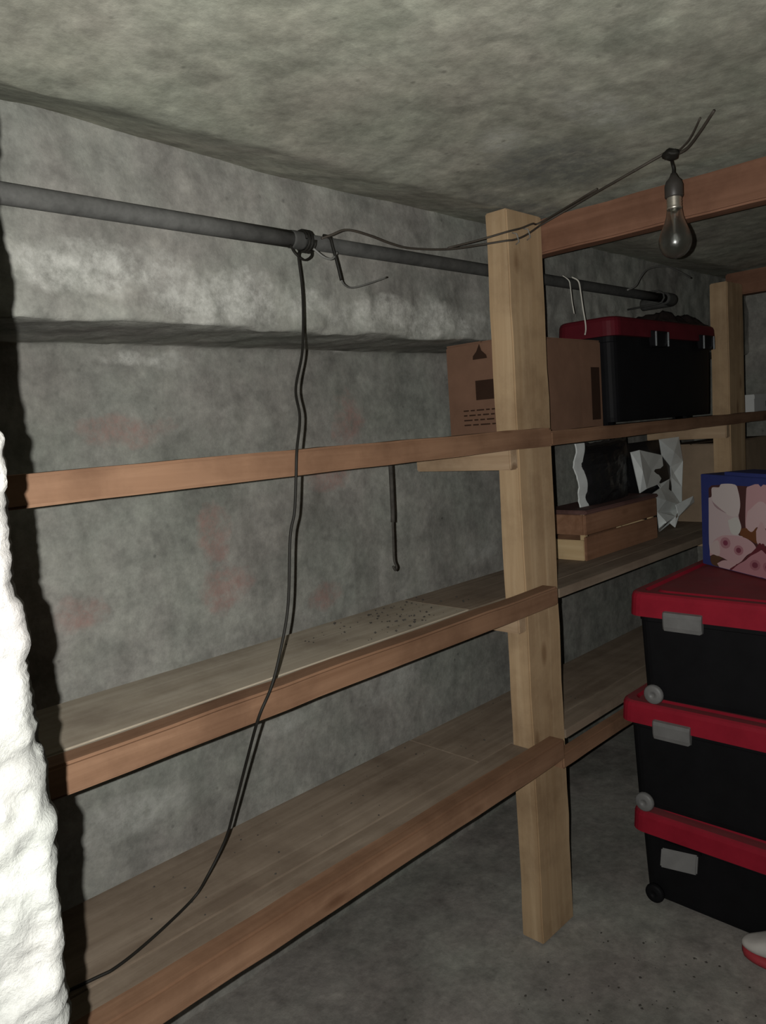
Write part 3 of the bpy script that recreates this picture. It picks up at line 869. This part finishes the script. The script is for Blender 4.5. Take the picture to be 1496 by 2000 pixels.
# torn silver bag slumping off the end of the crate, its black lining showing between the folds
def foil_bag():
    B = Vector((2.48, 1.19, 0.8405))
    t = empty('foil_bag', B, 'crumpled silver foil bag with black lining beside the black bag', 'bag')
    V = {'a': (2.266, 1.145, 1.123), 'b': (2.305, 1.135, 1.127), 'c': (2.356, 1.14, 0.998), 'd': (2.329, 1.15, 0.987), 'e': (2.529, 1.165, 1.095), 'f': (2.551, 1.17, 1.03), 'g': (2.47, 1.155, 1.001), 'h': (2.481, 1.15, 1.151), 'i': (2.61, 1.14, 1.152), 'j': (2.672, 1.155, 1.064), 'k': (2.605, 1.17, 1.049), 'm': (2.596, 1.165, 1.014), 'n': (2.646, 1.15, 0.973), 'o': (2.369, 1.135, 0.976), 'p': (2.477, 1.15, 0.988), 'q': (2.653, 1.155, 0.908), 'r': (2.544, 1.13, 0.885), 't': (2.406, 1.125, 0.862), 'u': (2.427, 1.14, 0.913), 'v': (2.558, 1.135, 0.922), 'w': (2.667, 1.12, 0.94), 'x': (2.687, 1.125, 0.916), 'y': (2.591, 1.14, 0.878)}
    K = list(V)
    V['D'] = (2.46, 1.150, 0.842); V['E'] = (2.56, 1.140, 0.843)
    panels = (('abcd', 0), ('bege', 0), ('befgc', 1), ('hijke', 0), ('kjnm', 1), ('gfmp', 1), ('opqu', 0), ('urtD', 0), ('qryu', 1), ('vwxy', 0), ('mnqp', 1), ('rEyD', 1))
    for pl, _ in panels:
        if pl == 'bege': continue
        vs2 = [Vector(V[c]) - B for c in pl]
        mid = sum(vs2, Vector()) / len(vs2) + Vector((0, -0.012 if _ == 0 else 0.010, 0))
        n = len(vs2)
        front = vs2 + [mid]
        back = [p + Vector((0.001, 0.003, 0)) for p in front]
        fs = [(i, (i + 1) % n, n) for i in range(n)]
        fs += [(n + 1 + (i + 1) % n, n + 1 + i, n + 1 + n) for i in range(n)]
        fs += [(i, n + 1 + i, n + 1 + (i + 1) % n, (i + 1) % n) for i in range(n)]
        from_py('foil_fold', front + back, fs, M_FOIL, t)
    loops = []
    for z, xa, xb, d in ((0.0, 2.40, 2.63, 0.022), (0.03, 2.38, 2.65, 0.040), (0.13, 2.37, 2.66, 0.045), (0.17, 2.30, 2.67, 0.045), (0.26, 2.26, 2.66, 0.035), (0.305, 2.27, 2.63, 0.012)):
        ring = []
        for i in range(20):
            a_ = 2 * math.pi * i / 20
            x = (xa + xb) / 2 + (xb - xa) / 2 * math.copysign(abs(math.cos(a_)) ** 0.6, math.cos(a_))
            y = 1.205 + d * math.sin(a_) + 0.008 * fbm((x, z, 3), 12, 2)
            ring.append(Vector((x, y, 0.8407 + z)) - B)
        loops.append(ring)
    o = loft('black_lining', loops, M_BAG, t)
    o['label'] = 'black inner lining'
foil_bag()

OB = (2.95, 1.12, 0.8405)
ob = empty('old_carton', OB, 'plain brown carton at the far end of the middle shelf', 'box')
box('carton', (2.72, 1.052, 0.8407), (3.22, 1.245, 1.117), M_CARD2, ob, 0.003, OB, 0.002, 6)
box('top_flap', (2.722, 1.054, 1.117), (3.218, 1.145, 1.119), M_CARD2, ob, 0.001, OB)
box('top_flap', (2.722, 1.150, 1.117), (3.218, 1.243, 1.1195), M_CARD2, ob, 0.001, OB)

# ------------------------------------------------------------------ shoe by the stack
def shoe():
    t = empty('shoe', (1.697, 0.492, 0.0), 'red shoe with white toe cap on the floor against the bottom tote', 'shoe')
    def outline(v):     # v 0 heel .. 1 toe -> half width
        return 0.036 * (0.75 + 0.35 * math.sin(v * 3.0)) * math.sqrt(max(0.0, 1 - max(0, (v - 0.82) / 0.18) ** 2)) * math.sqrt(max(0.05, 1 - max(0, (0.1 - v) / 0.1) ** 2))
    def build(name, mat, z0f, z1f, va, vb, grow=0.0):
        n, m = 24, 14
        loops = []
        for i in range(n + 1):
            v = va + (vb - va) * i / n
            w = max(0.002, outline(v) + grow)
            y = (v - 0.5) * 0.27
            z0, z1 = z0f(v), z1f(v)
            ring = []
            for k in range(m):
                a = 2 * math.pi * k / m
                cx, cz = math.cos(a), math.sin(a)
                ring.append((w * math.copysign(abs(cx) ** 0.7, cx), y, (z0 + z1) / 2 + (z1 - z0) / 2 * math.copysign(abs(cz) ** 0.7, cz)))
            loops.append(ring)
        return loft(name, [l[::-1] for l in loops], mat, t, (0, 0, 0), True)
    top = lambda v: 0.030 + 0.060 * ss(0.95, 0.45, v) + 0.022 * math.sqrt(max(0, 1 - max(0, (v - 0.6) / 0.4) ** 2))
    build('sole', M_SHOE_RED, lambda v: 0.0, lambda v: 0.026, 0.0, 1.0, 0.004)
    build('upper', M_SHOE_RED, lambda v: 0.020, top, 0.01, 0.97)
    build('toe_cap', M_SHOE_WHITE, lambda v: 0.022, lambda v: top(v) + 0.002, 0.74, 0.995, 0.0025)
    for k in range(4):
        v = 0.52 + k * 0.055
        y = (v - 0.5) * 0.27
        tube('lace', [(-0.018, y, top(v) - 0.004), (-0.008, y + 0.003, top(v) + 0.002), (0.008, y + 0.003, top(v) + 0.002), (0.018, y, top(v) - 0.004)], 0.0022, M_SHOE_WHITE, t, (0, 0, 0), 6)
shoe()

# ------------------------------------------------------------------ crumbs of mortar and dirt on the shelves
def crumbs():
    rnd = random.Random(3)
    verts, faces = [], []
    def crumb(x, y, z, r):
        i0 = len(verts)
        for k in range(6):
            d = [(1, 0, 0), (-1, 0, 0), (0, 1, 0), (0, -1, 0), (0, 0, 1), (0, 0, -1)][k]
            j = r * rnd.uniform(0.6, 1.3)
            verts.append((x + d[0] * j, y + d[1] * j, z + r * 0.6 + d[2] * j * 0.6))
        for f in ((0, 2, 4), (2, 1, 4), (1, 3, 4), (3, 0, 4), (2, 0, 5), (1, 2, 5), (3, 1, 5), (0, 3, 5)):
            faces.append(tuple(i0 + k for k in f))
    for _ in range(90):
        crumb(rnd.gauss(1.18, 0.12), rnd.uniform(1.06, 1.235), 0.8412, rnd.uniform(0.0012, 0.0042))
    for _ in range(60):
        crumb(rnd.uniform(0.5, 1.9), rnd.uniform(1.06, 1.24), 0.489, rnd.uniform(0.001, 0.003))
    for _ in range(120):
        crumb(rnd.uniform(1.2, 1.62), rnd.uniform(0.3, 0.95), -0.001, rnd.uniform(0.0015, 0.004))
    o = from_py('dirt_crumbs', verts, faces, M_IRON)
    tag(o, 'dark crumbs of dirt scattered over the shelf planks and the floor', 'dirt', None, 'stuff')
crumbs()
